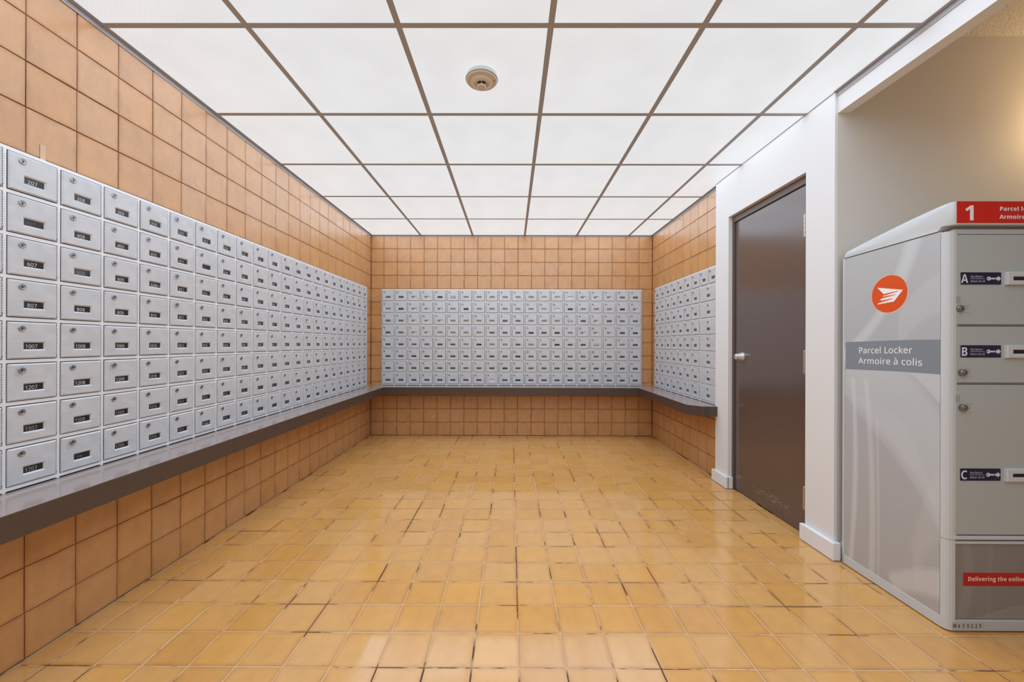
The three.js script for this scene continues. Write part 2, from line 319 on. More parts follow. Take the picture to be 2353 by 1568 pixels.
// columns: [{x, w, rows: set}] in the bank's own frame; z is out of the wall
function mailbox(bank, x, y, w, h, paint, opt) {
  const wx = opt.wx ?? 0.0, wy = -h * 0.155, ww = opt.ww ?? 0.056, wh = 0.0218;
  const key = `${w.toFixed(4)}_${h.toFixed(4)}_${wx}`; mailbox.geo ??= new Map(); if (!mailbox.geo.has(key)) mailbox.geo.set(key, doorGeo(w, h, wx, wy, ww, wh));
  const d = mesh('mailbox_door', mailbox.geo.get(key), doorMats[Math.floor(rnd() * doorMats.length)], bank);
  d.position.set(x, y, 0.0205 + rnd() * 0.0012); d.rotation.y = (rnd() - 0.5) * 0.006;
  const n = plateNo++; plateDraw.push([n, paint]);
  const p = mesh('number_plate', plateGeo(n, ww - 0.001, wh - 0.001), plateMat, d); p.position.set(wx, wy, 0.0010);
  const l = mesh('lock', LOCK, [M.lock, M.dark], d); l.position.set(opt.lx ?? -w * 0.31, h * 0.325, 0.0064); l.rotation.z = (rnd() - 0.5) * 0.3;
  if (opt.hinge) { const k = mesh('hinge', opt.hinge, M.frameMetal, d); k.position.set(w / 2 + 0.0035, 0, 0.002); }
  return d;
}
function bankFrame(bank, w, y0, y1, cuts) {                       // face sheet with rounded rails between the doors
  mesh('gap_shade_sheet', box(0.0005, w - 0.0005, y0 + 0.0005, y1 - 0.0005, 0.0005, 0.013), M.recessShade, bank);  // near-black sheet: shade of the compartments behind the door gaps, put in as colour
  const back = [];
  for (const [a, b, c, d] of cuts) back.push(rbox(a, b, c, d, 0.002, b - a > d - c ? 0.0212 : 0.0215, 0.0012, 1));
  const g = mergeGeometries(back.map((b) => { const q = b.index ? b.toNonIndexed() : b; return q; }));
  mesh('face_frame', g, M.frameMetal, bank);
}
const txt = (s, o = {}) => (c, x, y, w, h) => {
  const bg = c.createLinearGradient(x, y, x + w, y + h); bg.addColorStop(0, o.bg ?? '#3a393b'); bg.addColorStop(0.6, o.bg2 ?? '#1d1c1d'); bg.addColorStop(1, '#2a292a'); c.fillStyle = bg; c.fillRect(x, y, w, h);
  c.fillStyle = o.fg ?? '#d9d8da'; c.font = `${o.size ?? 44}px sans-serif`; c.textAlign = 'left'; c.textBaseline = 'alphabetic'; c.globalAlpha = o.alpha ?? 1;
  c.save(); c.translate(x + (o.dx ?? 14), y + h - 7 + (o.dy ?? 0)); c.scale(s.length > 3 ? 0.80 : 0.86, 0.90); c.fillText(s, 0, 0); c.restore(); c.globalAlpha = 1;
  if (o.scratch) { c.strokeStyle = '#c9c9c9'; c.lineWidth = 2; for (let i = 0; i < 4; i++) { c.beginPath(); c.moveTo(x + 30 + i * 18, y + h - 6 - i); c.lineTo(x + 100 + i * 6, y + 22 + i * 4); c.stroke(); } }
};
const ROWP = 0.1384, DOORH = 0.1225, TOPY = 1.7025, Y0 = 0.5905, Y1 = 1.7095;
{ // the long bank on the left wall
  const t = thing('mailbox_bank', 'longest bank of silver mailboxes with readable engraved numbers, above the seamed brown ledge', 'mailboxes', [XL + 0.0005, 0, -1.107], Math.PI / 2);
  const P = 0.1514, N = 22, cuts = [], hinge = knuckleGeo(DOORH * 0.82);
  for (let k = 0; k <= N; k++) cuts.push([k * P - (k ? 0.0045 : 0), k * P + 0.0045, Y0, Y1]);
  for (let r = 0; r < 9; r++) cuts.push([0, N * P, TOPY - ROWP * r - (r === 8 ? 0 : 0.0) , TOPY - ROWP * r + (ROWP - DOORH) * 0.75]);
  bankFrame(t, N * P, Y0, Y1, cuts);
  for (let k = 0; k < N; k++) for (let r = 0; r < 8; r++) {
    const no = floors[r] * 100 + suite[k]; let o = {};
    if (no === 407) o = { alpha: 0.35, dx: 16, bg: '#2b2a2a' }; if (no === 608) o = { bg: '#5d5c5d', bg2: '#4a494a', fg: '#8d8c8d' };
    if (no === 610 || no === 1712) o.scratch = true; if (no === 1708) o = { size: 24, alpha: 0.8, dx: 26, dy: -6 }; if (no === 412) o = { fg: '#e0603a', size: 26, dx: 22 };
    if (floors[r] >= 15) o.fg ??= '#a9a8a8'; if (floors[r] < 10) o.dx ??= 24;
    const d = mailbox(t, (k + 0.5) * P - 0.0015, TOPY - ROWP * r - DOORH / 2 - 0.002, P - 0.0155, DOORH - 0.001, txt(String(no), o), { wx: 0.002, lx: -0.034, hinge: k < 11 ? hinge : null });
    if (k > 0 && k < 10) d.userData.label = `mailbox door numbered ${no}`;
  }
}
const shades = { b: ['#8f8b76', '#a29e89'], l: ['#aeaa95', '#bebbaa'], g: ['#696863', '#777670'], o: ['#5d5c4b', '#6c6a58'], d: ['#3d3c3c', '#4d4c4a'], k: ['#18181b', '#222226'], w: ['#cfcfcd', '#dededc'], h: ['#8f8b78', '#d3d1c6'], t: ['#d5d5d3', '#191919'], x: ['#2a2a2b', '#5a5a58'] };
const paper = (code) => (c, x, y, w, h) => {
  const [a, b] = shades[code]; c.fillStyle = a; c.fillRect(x, y, w, h);
  if (code === 'h') { c.fillStyle = b; c.fillRect(x + w * 0.55, y + 6, w * 0.45, h); } else if (code === 't') { c.fillStyle = b; c.beginPath(); c.moveTo(x, y + h * 0.55); c.lineTo(x + w * 0.5, y + h * 0.75); c.lineTo(x + w, y + h * 0.45); c.lineTo(x + w, y + h); c.lineTo(x, y + h); c.fill(); }
  else { c.fillStyle = b; c.fillRect(x + 3, y + h * 0.45, w - 6, h * 0.5); }
  c.fillStyle = 'rgba(0,0,0,0.35)'; c.fillRect(x, y, w, 7);  // shade under the window's upper rim, painted as a dark band
  if ('dkx'.includes(code)) { c.fillStyle = 'rgba(210,210,215,0.55)'; for (let i = 0; i < 4; i++) c.fillRect(x + w * 0.2 + i * w * 0.15, y + h * (0.4 + 0.06 * ((i * 7) % 3)), w * 0.09, h * 0.22); }
};
{ // the bank across the back wall
  const t = thing('mailbox_bank', 'wide bank of silver mailboxes on the end wall, mostly beige paper labels in the windows', 'mailboxes', [-1.5171, 0, -ZB + 0.0005], 0);
  const P = 0.15205, N = 20, cuts = [];
  for (let k = 0; k <= N; k++) cuts.push([k * P - (k ? 0.0045 : 0), k * P + (k === N ? 0 : 0.0045), Y0, Y1]);
  for (let r = 0; r < 9; r++) cuts.push([0, N * P, TOPY - ROWP * r, TOPY - ROWP * r + (ROWP - DOORH) * 0.75]);
  bankFrame(t, N * P, Y0, Y1, cuts);
  const rows = ['gxhhktbbbbbbllwhhhgo', 'bkhhhbkbbbbblwkbbbkh', 'gghhhbbbbogbbbtdhdgg', 'dghhbbbboookdkbhhhxd', 'ddggdobkbbobbkodtgbd', 'dddddddddokgggggggdd', 'ddddodgodkogodkodddd', 'ddddddddwdkdddxddddd'];
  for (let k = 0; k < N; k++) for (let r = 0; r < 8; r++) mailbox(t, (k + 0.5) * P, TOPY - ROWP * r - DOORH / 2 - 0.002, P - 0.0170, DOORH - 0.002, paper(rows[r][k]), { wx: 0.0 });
}
{ // the short bank on the right wall, with wide doors at its near end
  const t = thing('mailbox_bank', 'short bank of mailboxes with a column of wide doors, beside the white door partition', 'mailboxes', [XR - 0.0005, 0, -4.484], -Math.PI / 2);
  const P = 0.1531, N = 7, w = 4.484 - ZFAR - 0.001, cuts = [];
  for (let k = 0; k <= N; k++) cuts.push([k * P - (k ? 0.0045 : 0), k * P + 0.0045, Y0, Y1]);
  cuts.push([8 * P - 0.0045, 8 * P + 0.0045, TOPY - ROWP, Y1]);
  for (let r = 0; r < 9; r++) cuts.push([0, w, TOPY - ROWP * r, TOPY - ROWP * r + (ROWP - DOORH) * 0.75]);
  bankFrame(t, w, Y0, Y1, cuts);
  for (let r = 0; r < 8; r++) {
    const y = TOPY - ROWP * r - DOORH / 2 - 0.002;
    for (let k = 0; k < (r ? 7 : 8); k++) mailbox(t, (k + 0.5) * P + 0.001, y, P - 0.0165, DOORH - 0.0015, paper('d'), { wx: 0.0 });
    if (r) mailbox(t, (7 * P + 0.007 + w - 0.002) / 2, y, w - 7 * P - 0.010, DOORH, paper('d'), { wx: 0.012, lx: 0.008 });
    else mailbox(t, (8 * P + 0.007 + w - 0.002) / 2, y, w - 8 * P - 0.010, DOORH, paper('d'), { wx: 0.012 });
  }
}
plateMat.map = canvasMap(2048, 1300, (c, W2, H2) => { c.fillStyle = '#222'; c.fillRect(0, 0, W2, H2); const w = W2 / PLATE_COLS, h = H2 / PLATE_ROWS; for (const [n, f] of plateDraw) { const x = (n % PLATE_COLS) * w, y = Math.floor(n / PLATE_COLS) * h; c.save(); c.beginPath(); c.rect(x, y, w, h); c.clip(); f(c, x, y, w, h); c.restore(); } });
plateMat.needsUpdate = true;

// ---------------------------------------------------------------- brown steel door
{
  const g = setting('door_1'), xf = 1.653, xd = 1.664;
  const wear = canvasMap(512, 1024, (c, w, h) => {
    c.fillStyle = '#ffffff'; c.fillRect(0, 0, w, h);
    for (let i = 0; i < 260; i++) { c.fillStyle = `rgba(${150 + rnd() * 60 | 0},${140 + rnd() * 50 | 0},130,${0.03 + 0.05 * rnd()})`; c.fillRect(rnd() * w, rnd() * h, 20 + rnd() * 120, 1 + rnd() * 2); }
  });
  const scuff = std({ color: lin(0.30, 0.26, 0.21), roughness: 0.7 });
  const leaf = phys({ color: lin(0.105, 0.070, 0.060), roughness: 0.19, ior: 1.8, map: wear }); M.leaf = leaf;
  mesh('door_frame', mergeGeometries([box(xf, XW + 0.2, 0.001, DH - 0.046, -D1 + 0.0005, -D1 + 0.022), box(xf, XW + 0.2, 0.001, DH - 0.046, -D0 - 0.039, -D0 - 0.0005), box(xf, XW + 0.2, DH - 0.046, DH - 0.0005, -D1 + 0.0005, -D0 - 0.0005)]), M.bronze, g);
  const lf = new THREE.BoxGeometry(D1 - 0.025 - (D0 + 0.042), DH - 0.046 - 0.012, 0.044); 
  const l = mesh('door_leaf', lf, leaf, g); l.rotation.y = -Math.PI / 2; l.position.set(xd + 0.022, 0.009 + (DH - 0.058) / 2, -(D0 + D1) / 2 - (-0.009) + 0.0); 
  l.position.z = -(D0 + 0.042 + D1 - 0.025) / 2;
  // pale scuffs low on the leaf, tiny chips higher up
  const bits = [];
  for (let i = 0; i < 46; i++) { const z = -(2.36 + rnd() * 0.36), y = 0.105 + (rnd() - 0.5) * 0.05 + ( -z - 2.36) * -0.03; const q = new THREE.BoxGeometry(0.0005, 0.0012 + rnd() * 0.003, 0.004 + rnd() * 0.03); q.translate(xd - 0.0002, y, z); bits.push(q); }
  for (const [y, z] of [[1.56, 2.47], [1.60, 2.62], [1.24, 2.66], [1.40, 2.46], [0.72, 2.36], [1.0, 2.5]]) { const q = new THREE.BoxGeometry(0.0005, 0.004, 0.004); q.translate(xd - 0.0002, y, -z); bits.push(q); }
  mesh('paint_chips', mergeGeometries(bits), scuff, l).applyMatrix4(new THREE.Matrix4().copy((l.updateMatrixWorld(), l.matrixWorld)).invert());
  for (const y of [0.215, 0.98, 1.748]) {
    const list = []; for (let i = 0; i < 5; i++) { const c = new THREE.CylinderGeometry(0.0085, 0.0085, 0.0235, 12); c.translate(0, (i - 2) * 0.0248, 0); list.push(c); }
    for (const s of [-1, 1]) { const c = new THREE.SphereGeometry(0.0065, 10, 6); c.translate(0, s * 0.0625, 0); list.push(c); }
    const m = mesh('hinge', mergeGeometries(list), M.hinge, g); m.position.set(xd - 0.0115, y, -D0 - 0.041);
  }
  const k = new THREE.LatheGeometry([[0, 0.052], [0.012, 0.052], [0.0135, 0.050], [0.018, 0.0495], [0.0205, 0.047], [0.030, 0.010], [0.0325, 0.005], [0.0325, 0]].map((p) => new THREE.Vector2(...p)), 28);
  k.rotateZ(Math.PI / 2); const knob = mesh('door_knob', toCreasedNormals(k, 0.5), M.steel, g); knob.position.set(xd, 0.991, -2.84);
  const kh = new THREE.BoxGeometry(0.002, 0.010, 0.0022); kh.translate(-0.0522, 0, 0); mesh('keyhole', kh, M.dark, knob);
}
// ---------------------------------------------------------------- smoke detector under a lens panel
{
  const t = thing('smoke_detector', 'round cream smoke detector fixed under a glowing ceiling panel', 'smoke detector', [-0.1435, CEIL - 0.001, -1.868]); t.scale.set(1.04, 1, 1.04);
  const la = (pts, m, name, parent, n = 40) => mesh(name, toCreasedNormals(new THREE.LatheGeometry(pts.map((p) => new THREE.Vector2(...p)), n), 0.6), m, parent ?? t);
  la([[0, 0.0015], [0.072, 0.0015], [0.074, -0.002], [0.074, -0.017], [0.071, -0.0195], [0, -0.0195]].reverse(), M.plasticWhite, 'base');
  la([[0, -0.0195], [0.0695, -0.0195], [0.0705, -0.021], [0.068, -0.024], [0.050, -0.027], [0, -0.027]].reverse(), M.plasticCream, 'body');
  la([[0, -0.027], [0.048, -0.0265], [0.047, -0.032], [0.040, -0.037], [0.031, -0.039], [0.028, -0.036], [0, -0.036]].reverse(), M.plasticCream, 'collar');
  la([[0, -0.036], [0.0225, -0.036], [0.0205, -0.048], [0, -0.048]].reverse(), M.dark, 'sensing_chamber');
  const cap = la([[0, -0.048], [0.021, -0.047], [0.0215, -0.050], [0.017, -0.0535], [0, -0.054]].reverse(), M.plasticCream, 'cap');
  const ribs = []; for (let i = 0; i < 6; i++) { const a = i * Math.PI / 3 + 0.04, r = new THREE.BoxGeometry(0.004, 0.013, 0.0026); r.translate(0.0215, -0.0425, 0); r.rotateY(a + Math.PI / 6); ribs.push(r); }
  mesh('ribs', mergeGeometries(ribs), M.plasticCream, cap);
  const sl = new THREE.BoxGeometry(0.002, 0.0012, 0.017); sl.rotateY(0.15); const s = mesh('slot', sl, std({ color: lin(0.2, 0.13, 0.09), roughness: 0.7 }), t); s.position.set(0.058, -0.0262, 0.006);
}
// ---------------------------------------------------------------- parcel locker
{
  const X0 = 1.640, X1 = 2.30, ZF = 1.484, ZK = 1.952, K = 1.0068;
  const t = thing('parcel_locker', 'tall grey parcel locker with a sloping white roof and red number 1 header', 'locker', [X0, 0, -ZF]);
  const fx = (x) => x * K - X0;                                  // front-plane measurements into the locker's frame; z = 0 is the front
  const wd = X1 - X0, dp = ZK - ZF, R = 0.022;
  mesh('cabinet', box(0.006, wd - 0.006, 0.05, 1.4985, -dp, -0.018), M.lockerFrame, t);
  const printSwoosh = (c, w, h, base, tint) => {
    const g = c.createLinearGradient(0, 0, w, h); g.addColorStop(0, base[0]); g.addColorStop(0.5, base[1]); g.addColorStop(1, base[2]); c.fillStyle = g; c.fillRect(0, 0, w, h);
    const band = (pts, a, sx = 0, sy = 0) => { const n = sx || sy ? 4 : 1; for (let s2 = 0; s2 < n; s2++) { c.save(); c.translate(sx * 0.7 * w * s2 / n, sy * 0.7 * h * s2 / n); one(pts, n > 1 ? a * 2.4 / n : a); c.restore(); } };
    const one = (pts, a) => { c.fillStyle = `rgba(${tint},${a})`; c.beginPath(); c.moveTo(pts[0] * w, pts[1] * h); for (let i = 2; i < pts.length; i += 4) c.quadraticCurveTo(pts[i] * w, pts[i + 1] * h, pts[i + 2] * w, pts[i + 3] * h); c.closePath(); c.fill(); };
    return band;
  };
  // printed side, seen from the left: u runs from the wall (left) to the front (right)
  const SH0 = 0.045, SH1 = 1.505, sd = dp - 0.01 - R;
  const side = canvasMap(800, 2048, (c, w, h) => {
    const band = printSwoosh(c, w, h, ['#b9bdbe', '#b3b5ba', '#b2b0ad'], '226,229,230');
    band([0.62, 0.30, 0.8, 0.215, 1.0, 0.205, 1, 0.17, 1, 0.1, 0.8, 0.12, 0.62, 0.2], 0.08, 0, 0.02);
    band([0.86, 0, 0.70, 0.15, 0.48, 0.21, 0.40, 0.25, 0.05, 0.36, 0, 0.33, 0.0, 0.31, 0.55, 0.20, 0.72, 0], 0.22, -0.10, 0.0);
    band([0.30, 0, 0.12, 0.10, 0.14, 0.22, 0.16, 0.30, 0.24, 0.37, 0.1, 0.37, 0.06, 0.2, 0.22, 0], 0.16, -0.08, 0);
    band([0.0, 0.28, 0.2, 0.325, 0.4, 0.345, 0.5, 0.32, 0.2, 0.30, 0, 0.25], 0.10, 0, -0.015);
    band([0.0, 0.455, 0.25, 0.535, 0.5, 0.60, 0.8, 0.68, 1, 0.785, 1, 0.6, 1, 0.5, 0.85, 0.42, 0.6, 0.36, 0.3, 0.36, 0, 0.36], 0.16, 0.08, -0.05);
    band([0.0, 0.455, 0.25, 0.535, 0.5, 0.60, 0.8, 0.68, 1, 0.785, 1, 0.70, 0.7, 0.52, 0.35, 0.46, 0.0, 0.44], 0.10); band([0.0, 0.455, 0.25, 0.535, 0.5, 0.60, 0.8, 0.68, 1, 0.785, 1, 0.778, 0.8, 0.67, 0.5, 0.592, 0.25, 0.527, 0, 0.448], 0.30);
    band([0.66, 0.36, 0.85, 0.40, 1, 0.455, 1, 0.44, 1, 0.36, 0.8, 0.34, 0.66, 0.36], 0.22, 0.03, -0.01);
    band([0.145, 0.40, 0.235, 0.70, 0.13, 1, 0.11, 1, 0.08, 1, 0.17, 0.7, 0.11, 0.40], 0.24, -0.04, 0);
    band([0.28, 0.40, 0.40, 0.70, 0.36, 1, 0.34, 1, 0.30, 1, 0.34, 0.7, 0.24, 0.40], 0.18, 0.05, 0);
    band([0.40, 0.52, 0.43, 0.8, 0.42, 1, 0.42, 1, 0.41, 1, 0.41, 0.8, 0.39, 0.52], 0.20, 0.03, 0);
    band([0.52, 0.965, 0.8, 0.90, 1, 0.875, 1, 0.9, 1, 0.95, 0.8, 0.96, 0.6, 1], 0.24, 0, 0.03);
    band([0.74, 0.84, 0.85, 0.7, 0.95, 0.63, 1, 0.6, 1, 0.8, 0.9, 0.8, 0.78, 0.95], 0.07, 0.05, 0.03);
    const Y = (hh) => (SH1 - hh) / (SH1 - SH0) * h, X = (z) => (1.945 - z) / sd * w;
    c.fillStyle = '#858d95'; c.fillRect(X(1.936), Y(1.095), w, Y(0.962) - Y(1.095));
    c.fillStyle = '#f4f5f5'; c.textBaseline = 'alphabetic'; c.textAlign = 'left';
    const put = (s, z0, z1, base, cap) => { c.save(); c.font = '60px sans-serif'; const m = c.measureText(s).width; const px = cap / (SH1 - SH0) * h / 0.714; c.translate(X(z0), Y(base)); c.scale((X(z1) - X(z0)) / m, px / 60); c.fillText(s, 0, 0); c.restore(); };
    put('Parcel Locker', 1.865, 1.615, 1.040, 0.0275); put('Armoire à colis', 1.865, 1.575, 0.991, 0.0275);
    // round orange post emblem with a white winged envelope
    const cxp = X(1.716), cyp = Y(1.298), ry = 0.0835 / (SH1 - SH0) * h, rx = 0.0835 / sd * w;
    c.save(); c.translate(cxp, cyp); c.scale(rx, ry);
    c.fillStyle = '#f2b9a0'; c.beginPath(); c.arc(0, 0, 1.0, 0, 7); c.fill(); c.fillStyle = '#e04f00'; c.beginPath(); c.arc(0, 0, 0.965, 0, 7); c.fill();
    const poly = (p, f) => { c.fillStyle = f; c.beginPath(); p.forEach(([x, y], i) => (i ? c.lineTo(x, y) : c.moveTo(x, y))); c.closePath(); c.fill(); };
    poly([[-0.66, -0.44], [0.74, -0.10], [0.27, 0.43], [-0.66, 0.47], [-0.48, 0.33], [-0.42, 0.27], [-0.50, 0.26], [-0.32, 0.12], [-0.26, 0.09], [-0.35, 0.08], [-0.26, -0.01]], '#fbf7f6');
    poly([[-0.72, 0.43], [-0.52, 0.295], [0.23, 0.255], [0.20, 0.285]], '#e04f00'); poly([[-0.55, 0.23], [-0.36, 0.10], [0.37, 0.07], [0.34, 0.10], [-0.36, 0.18]], '#e04f00'); poly([[-0.38, 0.06], [-0.24, -0.04], [0.51, -0.09], [0.47, -0.055]], '#e04f00');
    poly([[-0.62, -0.41], [-0.66, -0.44], [-0.28, -0.02], [-0.36, 0.05]], '#e04f00');
    c.restore();
  });
  {
    const g = new THREE.BoxGeometry(0.004, SH1 - SH0, sd), n = g.attributes.normal, uv = g.attributes.uv, p = g.attributes.position;
    for (let i = 0; i < p.count; i++) { uv.setXY(i, p.getZ(i) / sd + 0.5, p.getY(i) / (SH1 - SH0) + 0.5); if (p.getY(i) > 0) p.setY(i, p.getY(i) + (p.getZ(i) > 0 ? 0.0068 : -0.0042)); }
    const m = mesh('side_panel', g, std({ map: side, roughness: 0.36 }), t); m.position.set(0.002, (SH0 + SH1) / 2, -dp + 0.007 + sd / 2);
  }
  mesh('base_rail', rbox(-0.001, 0.006, 0.004, 0.047, -dp + 0.002, -R, 0.002), M.lockerPlastic, t);
  mesh('rear_edge', rbox(-0.001, 0.012, 0.004, 1.505, -dp - 0.001, -dp + 0.008, 0.002), M.lockerPlastic, t);
  // rounded corner posts, in an upper and a lower length
  const post = (y0, y1, mirror) => {
    const s = new THREE.Shape(); s.moveTo(0, -R - 0.004); s.lineTo(0, -R); s.absarc(R, -R, R, Math.PI, Math.PI / 2, true); s.lineTo(0.030, 0); s.lineTo(0.030, -0.016); s.lineTo(0.016, -R - 0.004); s.closePath();
    const g = new THREE.ExtrudeGeometry(s, { depth: y1 - y0, bevelEnabled: false, curveSegments: 10 }); g.rotateX(-Math.PI / 2); g.scale(1, 1, -1);
    const ix = g.index; const gg = ix ? g.toNonIndexed() : g; const a = gg.attributes.position.array; for (let i = 0; i < a.length; i += 9) for (let k = 0; k < 3; k++) { const v = a[i + 3 + k]; a[i + 3 + k] = a[i + 6 + k]; a[i + 6 + k] = v; }
    if (mirror) { for (let i = 0; i < a.length; i += 9) { for (let k = 0; k < 3; k++) { const v = a[i + 3 + k]; a[i + 3 + k] = a[i + 6 + k]; a[i + 6 + k] = v; } } for (let i = 0; i < a.length; i += 3) a[i] = wd - a[i]; }
    gg.computeVertexNormals(); const cr = toCreasedNormals(gg, 0.5); cr.translate(0, y0, 0); mesh('corner_post', cr, M.lockerPlastic, t);
  };
  post(0.006, 0.3455, false); post(0.347, 1.508, false); post(0.006, 0.3455, true); post(0.347, 1.508, true);
  // roof: profile in depth and height, pushed across the width
  {
    // one smooth skin: sections across the width, rounded in plan towards both ends
    const bot = (z) => 1.5035 + (z + dp) / dp * 0.0125;
    const prof = (e) => {                                          // e: how far the section is drawn in at the ends
      const f = 0.012 - e, k = -dp + 0.002 + e * 0.3, q = [], up = (z) => { const u = Math.min(1, (z + dp) / (dp - 0.02)); return 1.536 + 0.082 * (0.6 * u + 0.4 * Math.sin(u * Math.PI * 0.44) / Math.sin(Math.PI * 0.44)) - e * 0.55; };
      q.push([k, bot(k) + 0.0008], [-0.034, bot(-0.034)], [-0.022, 1.527 + e * 0.1], [f - 0.002, 1.528 + e * 0.1], [f, 1.530 + e * 0.2]);
      q.push([f, 1.606 - e * 0.55], [f - 0.003, 1.6145 - e * 0.55], [f - 0.010, 1.6178 - e * 0.55]);
      for (let i = 0; i <= 10; i++) { const z = -0.02 - e * 0.5 + (k + 0.010 + 0.02 + e * 0.5) * i / 10; q.push([z, up(z)]); }
      q.push([k + 0.002, up(k) - 0.006], [k, up(k) - 0.012]);
      return q;
    };
    const secs = []; const ends = [[0, 0.030], [0.0012, 0.0225], [0.004, 0.0155], [0.0085, 0.0085], [0.015, 0.0032], [0.024, 0.0004], [0.034, 0]];
    for (const [x, e] of ends) secs.push([x - 0.002, prof(e)]);
    for (const [x, e] of [...ends].reverse()) secs.push([wd + 0.002 - x, prof(e)]);
    const P = [], n = secs[0][1].length, tri = (a, b2, c) => P.push(...a, ...b2, ...c), V = (i, j) => [secs[i][0], secs[i][1][j % n][1], secs[i][1][j % n][0]];
    for (let i = 0; i + 1 < secs.length; i++) for (let j = 0; j < n; j++) { tri(V(i, j), V(i, j + 1), V(i + 1, j + 1)); tri(V(i, j), V(i + 1, j + 1), V(i + 1, j)); }
    for (const [i, flip] of [[0, false], [secs.length - 1, true]]) { const c = [secs[i][0], 1.54, -dp * 0.4]; for (let j = 0; j < n; j++) flip ? tri(c, V(i, j), V(i, j + 1)) : tri(c, V(i, j + 1), V(i, j)); }
    const g = new THREE.BufferGeometry(); g.setAttribute('position', new THREE.Float32BufferAttribute(P, 3)); g.computeVertexNormals();
    mesh('roof', toCreasedNormals(g, 0.6), M.lockerPlastic, t);
  }
  const plate = (name, x0, x1, y0, y1, z, mat, parent = t, th = 0.0012) => { const g = new THREE.BoxGeometry(x1 - x0, y1 - y0, th); const m = mesh(name, g, mat, parent); const q = parent === t ? [0, 0, 0] : parent.position.toArray(); m.position.set((x0 + x1) / 2 - q[0], (y0 + y1) / 2 - q[1], z + th / 2 - q[2]); return m; };
  const red = canvasMap(1024, 148, (c, w, h) => {
    const g = c.createLinearGradient(0, 0, w, 0); g.addColorStop(0, '#cf1f12'); g.addColorStop(1, '#c4120f'); c.fillStyle = g; c.fillRect(0, 0, w, h); c.fillStyle = '#f3eef0';
    const s = w / 0.63; c.textBaseline = 'alphabetic'; c.font = `bold ${0.088 * s}px sans-serif`; c.fillText('1', 0.026 * s, h * 0.885);
    c.font = `bold ${0.0245 * s}px sans-serif`; c.fillText('Parcel lockers', 0.157 * s, h * 0.44); c.fillText('Armoire à colis', 0.157 * s, h * 0.81);
  });
  plate('header_sign', fx(1.6465), fx(1.6465) + 0.63, 1.534, 1.6145, 0.0122, std({ map: red, roughness: 0.35 }));
  // frame rails on the front
  const rail = (name, x0, x1, y0, y1, z0, z1, m = M.lockerFrame) => mesh(name, rbox(x0, x1, y0, y1, z0, z1, 0.0015, 1), m, t);
  const dx0 = fx(1.6545), dx1 = wd - 0.03;
  rail('frame_rail', 0.026, wd - 0.026, 1.497, 1.516, -0.02, -0.004);
  rail('frame_rail', 0.0305, 0.0325 + 0.004, 0.36, 1.497, -0.02, -0.001); 
  rail('frame_rail', 0.026, wd - 0.026, 0.349, 0.361, -0.02, 0.003, M.lockerPlastic);
  rail('frame_rail', 0.026, wd - 0.026, 0.332, 0.341, -0.02, 0.001, M.lockerPlastic);
  const blue = (ltr) => canvasMap(512, 162, (c, w, h) => {
    c.fillStyle = '#c9cccc'; c.fillRect(0, 0, w, h); c.fillStyle = '#06083a'; c.beginPath(); c.roundRect(4, 4, w - 8, h - 8, 10); c.fill(); c.fillStyle = '#dcdde2';
    c.font = 'bold 142px sans-serif'; c.textBaseline = 'alphabetic'; c.save(); c.translate(10, 138); c.scale(0.96, 1.06); c.fillText(ltr, 0, 0); c.restore();
    c.font = 'italic 33px sans-serif'; c.fillText('Key Return', 124, 68, 156); c.fillText('Retour de clé', 124, 126, 182); c.fillRect(124, 82, 180, 4);
    c.beginPath(); c.arc(352, 82, 25, 0, 7); c.fill(); c.fillRect(352, 72, 76, 20); c.beginPath(); c.arc(428, 82, 10, 0, 7); c.fill(); c.fillStyle = '#06083a'; c.beginPath(); c.arc(345, 82, 8, 0, 7); c.fill(); c.fillStyle = '#dcdde2';
    c.beginPath(); c.moveTo(444, 64); c.lineTo(470, 64); c.lineTo(470, 46); c.lineTo(506, 82); c.lineTo(470, 118); c.lineTo(470, 100); c.lineTo(444, 100); c.closePath(); c.fill();
  });
  const paintedEmboss = (ltr) => canvasMap(96, 96, (c, w, h) => { c.fillStyle = '#aeb0ab'; c.fillRect(0, 0, w, h); c.strokeStyle = '#c4c6c2'; c.lineWidth = 8; c.strokeRect(6, 6, w - 12, h - 12); c.fillStyle = '#8d8f8b'; c.fillRect(2, 2, w, 6); c.font = '70px sans-serif'; c.fillStyle = '#c6c8c4'; c.fillText(ltr, 25, 75); c.fillStyle = '#999b97'; c.fillText(ltr, 22, 72); });  // flat plate; lit and shaded edges of the relief are painted in
  const doors = [['A', 1.496, 1.1555, 1.3295, 1.216, 1.6725, false], ['B', 1.1495, 0.9365, 1.0555, 0.976, 1.6795, true], ['C', 0.9305, 0.3645, 0.5925, 0.8443, 1.6815, true]];
  for (const [ltr, yt, yb, yl, yk, xk, proud] of doors) {
    const d = mesh('locker_door', rbox(-(dx1 - dx0) / 2, (dx1 - dx0) / 2, -(yt - yb) / 2 + 0.0012, (yt - yb) / 2 - 0.0012, -0.009, 0.009, 0.002, 1), M.lockerGrey, t); d.position.set((dx0 + dx1) / 2, (yt + yb) / 2, -0.0105); d.userData.label = `grey locker door ${ltr}`;
    const z = -0.0012;
    plate('key_return_label', fx(1.6747), fx(1.828), yl - 0.0245, yl + 0.0245, z, std({ map: blue(ltr), roughness: 0.35 }), d, 0.0008);
    const s = new THREE.Shape(), w2 = 0.085, h2 = 0.0245; s.moveTo(-w2, -h2); s.lineTo(w2, -h2); s.lineTo(w2, h2); s.lineTo(-w2, h2); s.closePath();
    const p = new THREE.Path(); p.moveTo(-w2 + 0.022, -0.008); p.lineTo(-w2 + 0.022, 0.006); p.lineTo(w2 - 0.022, 0.006); p.lineTo(w2 - 0.022, -0.008); p.closePath(); s.holes.push(p);
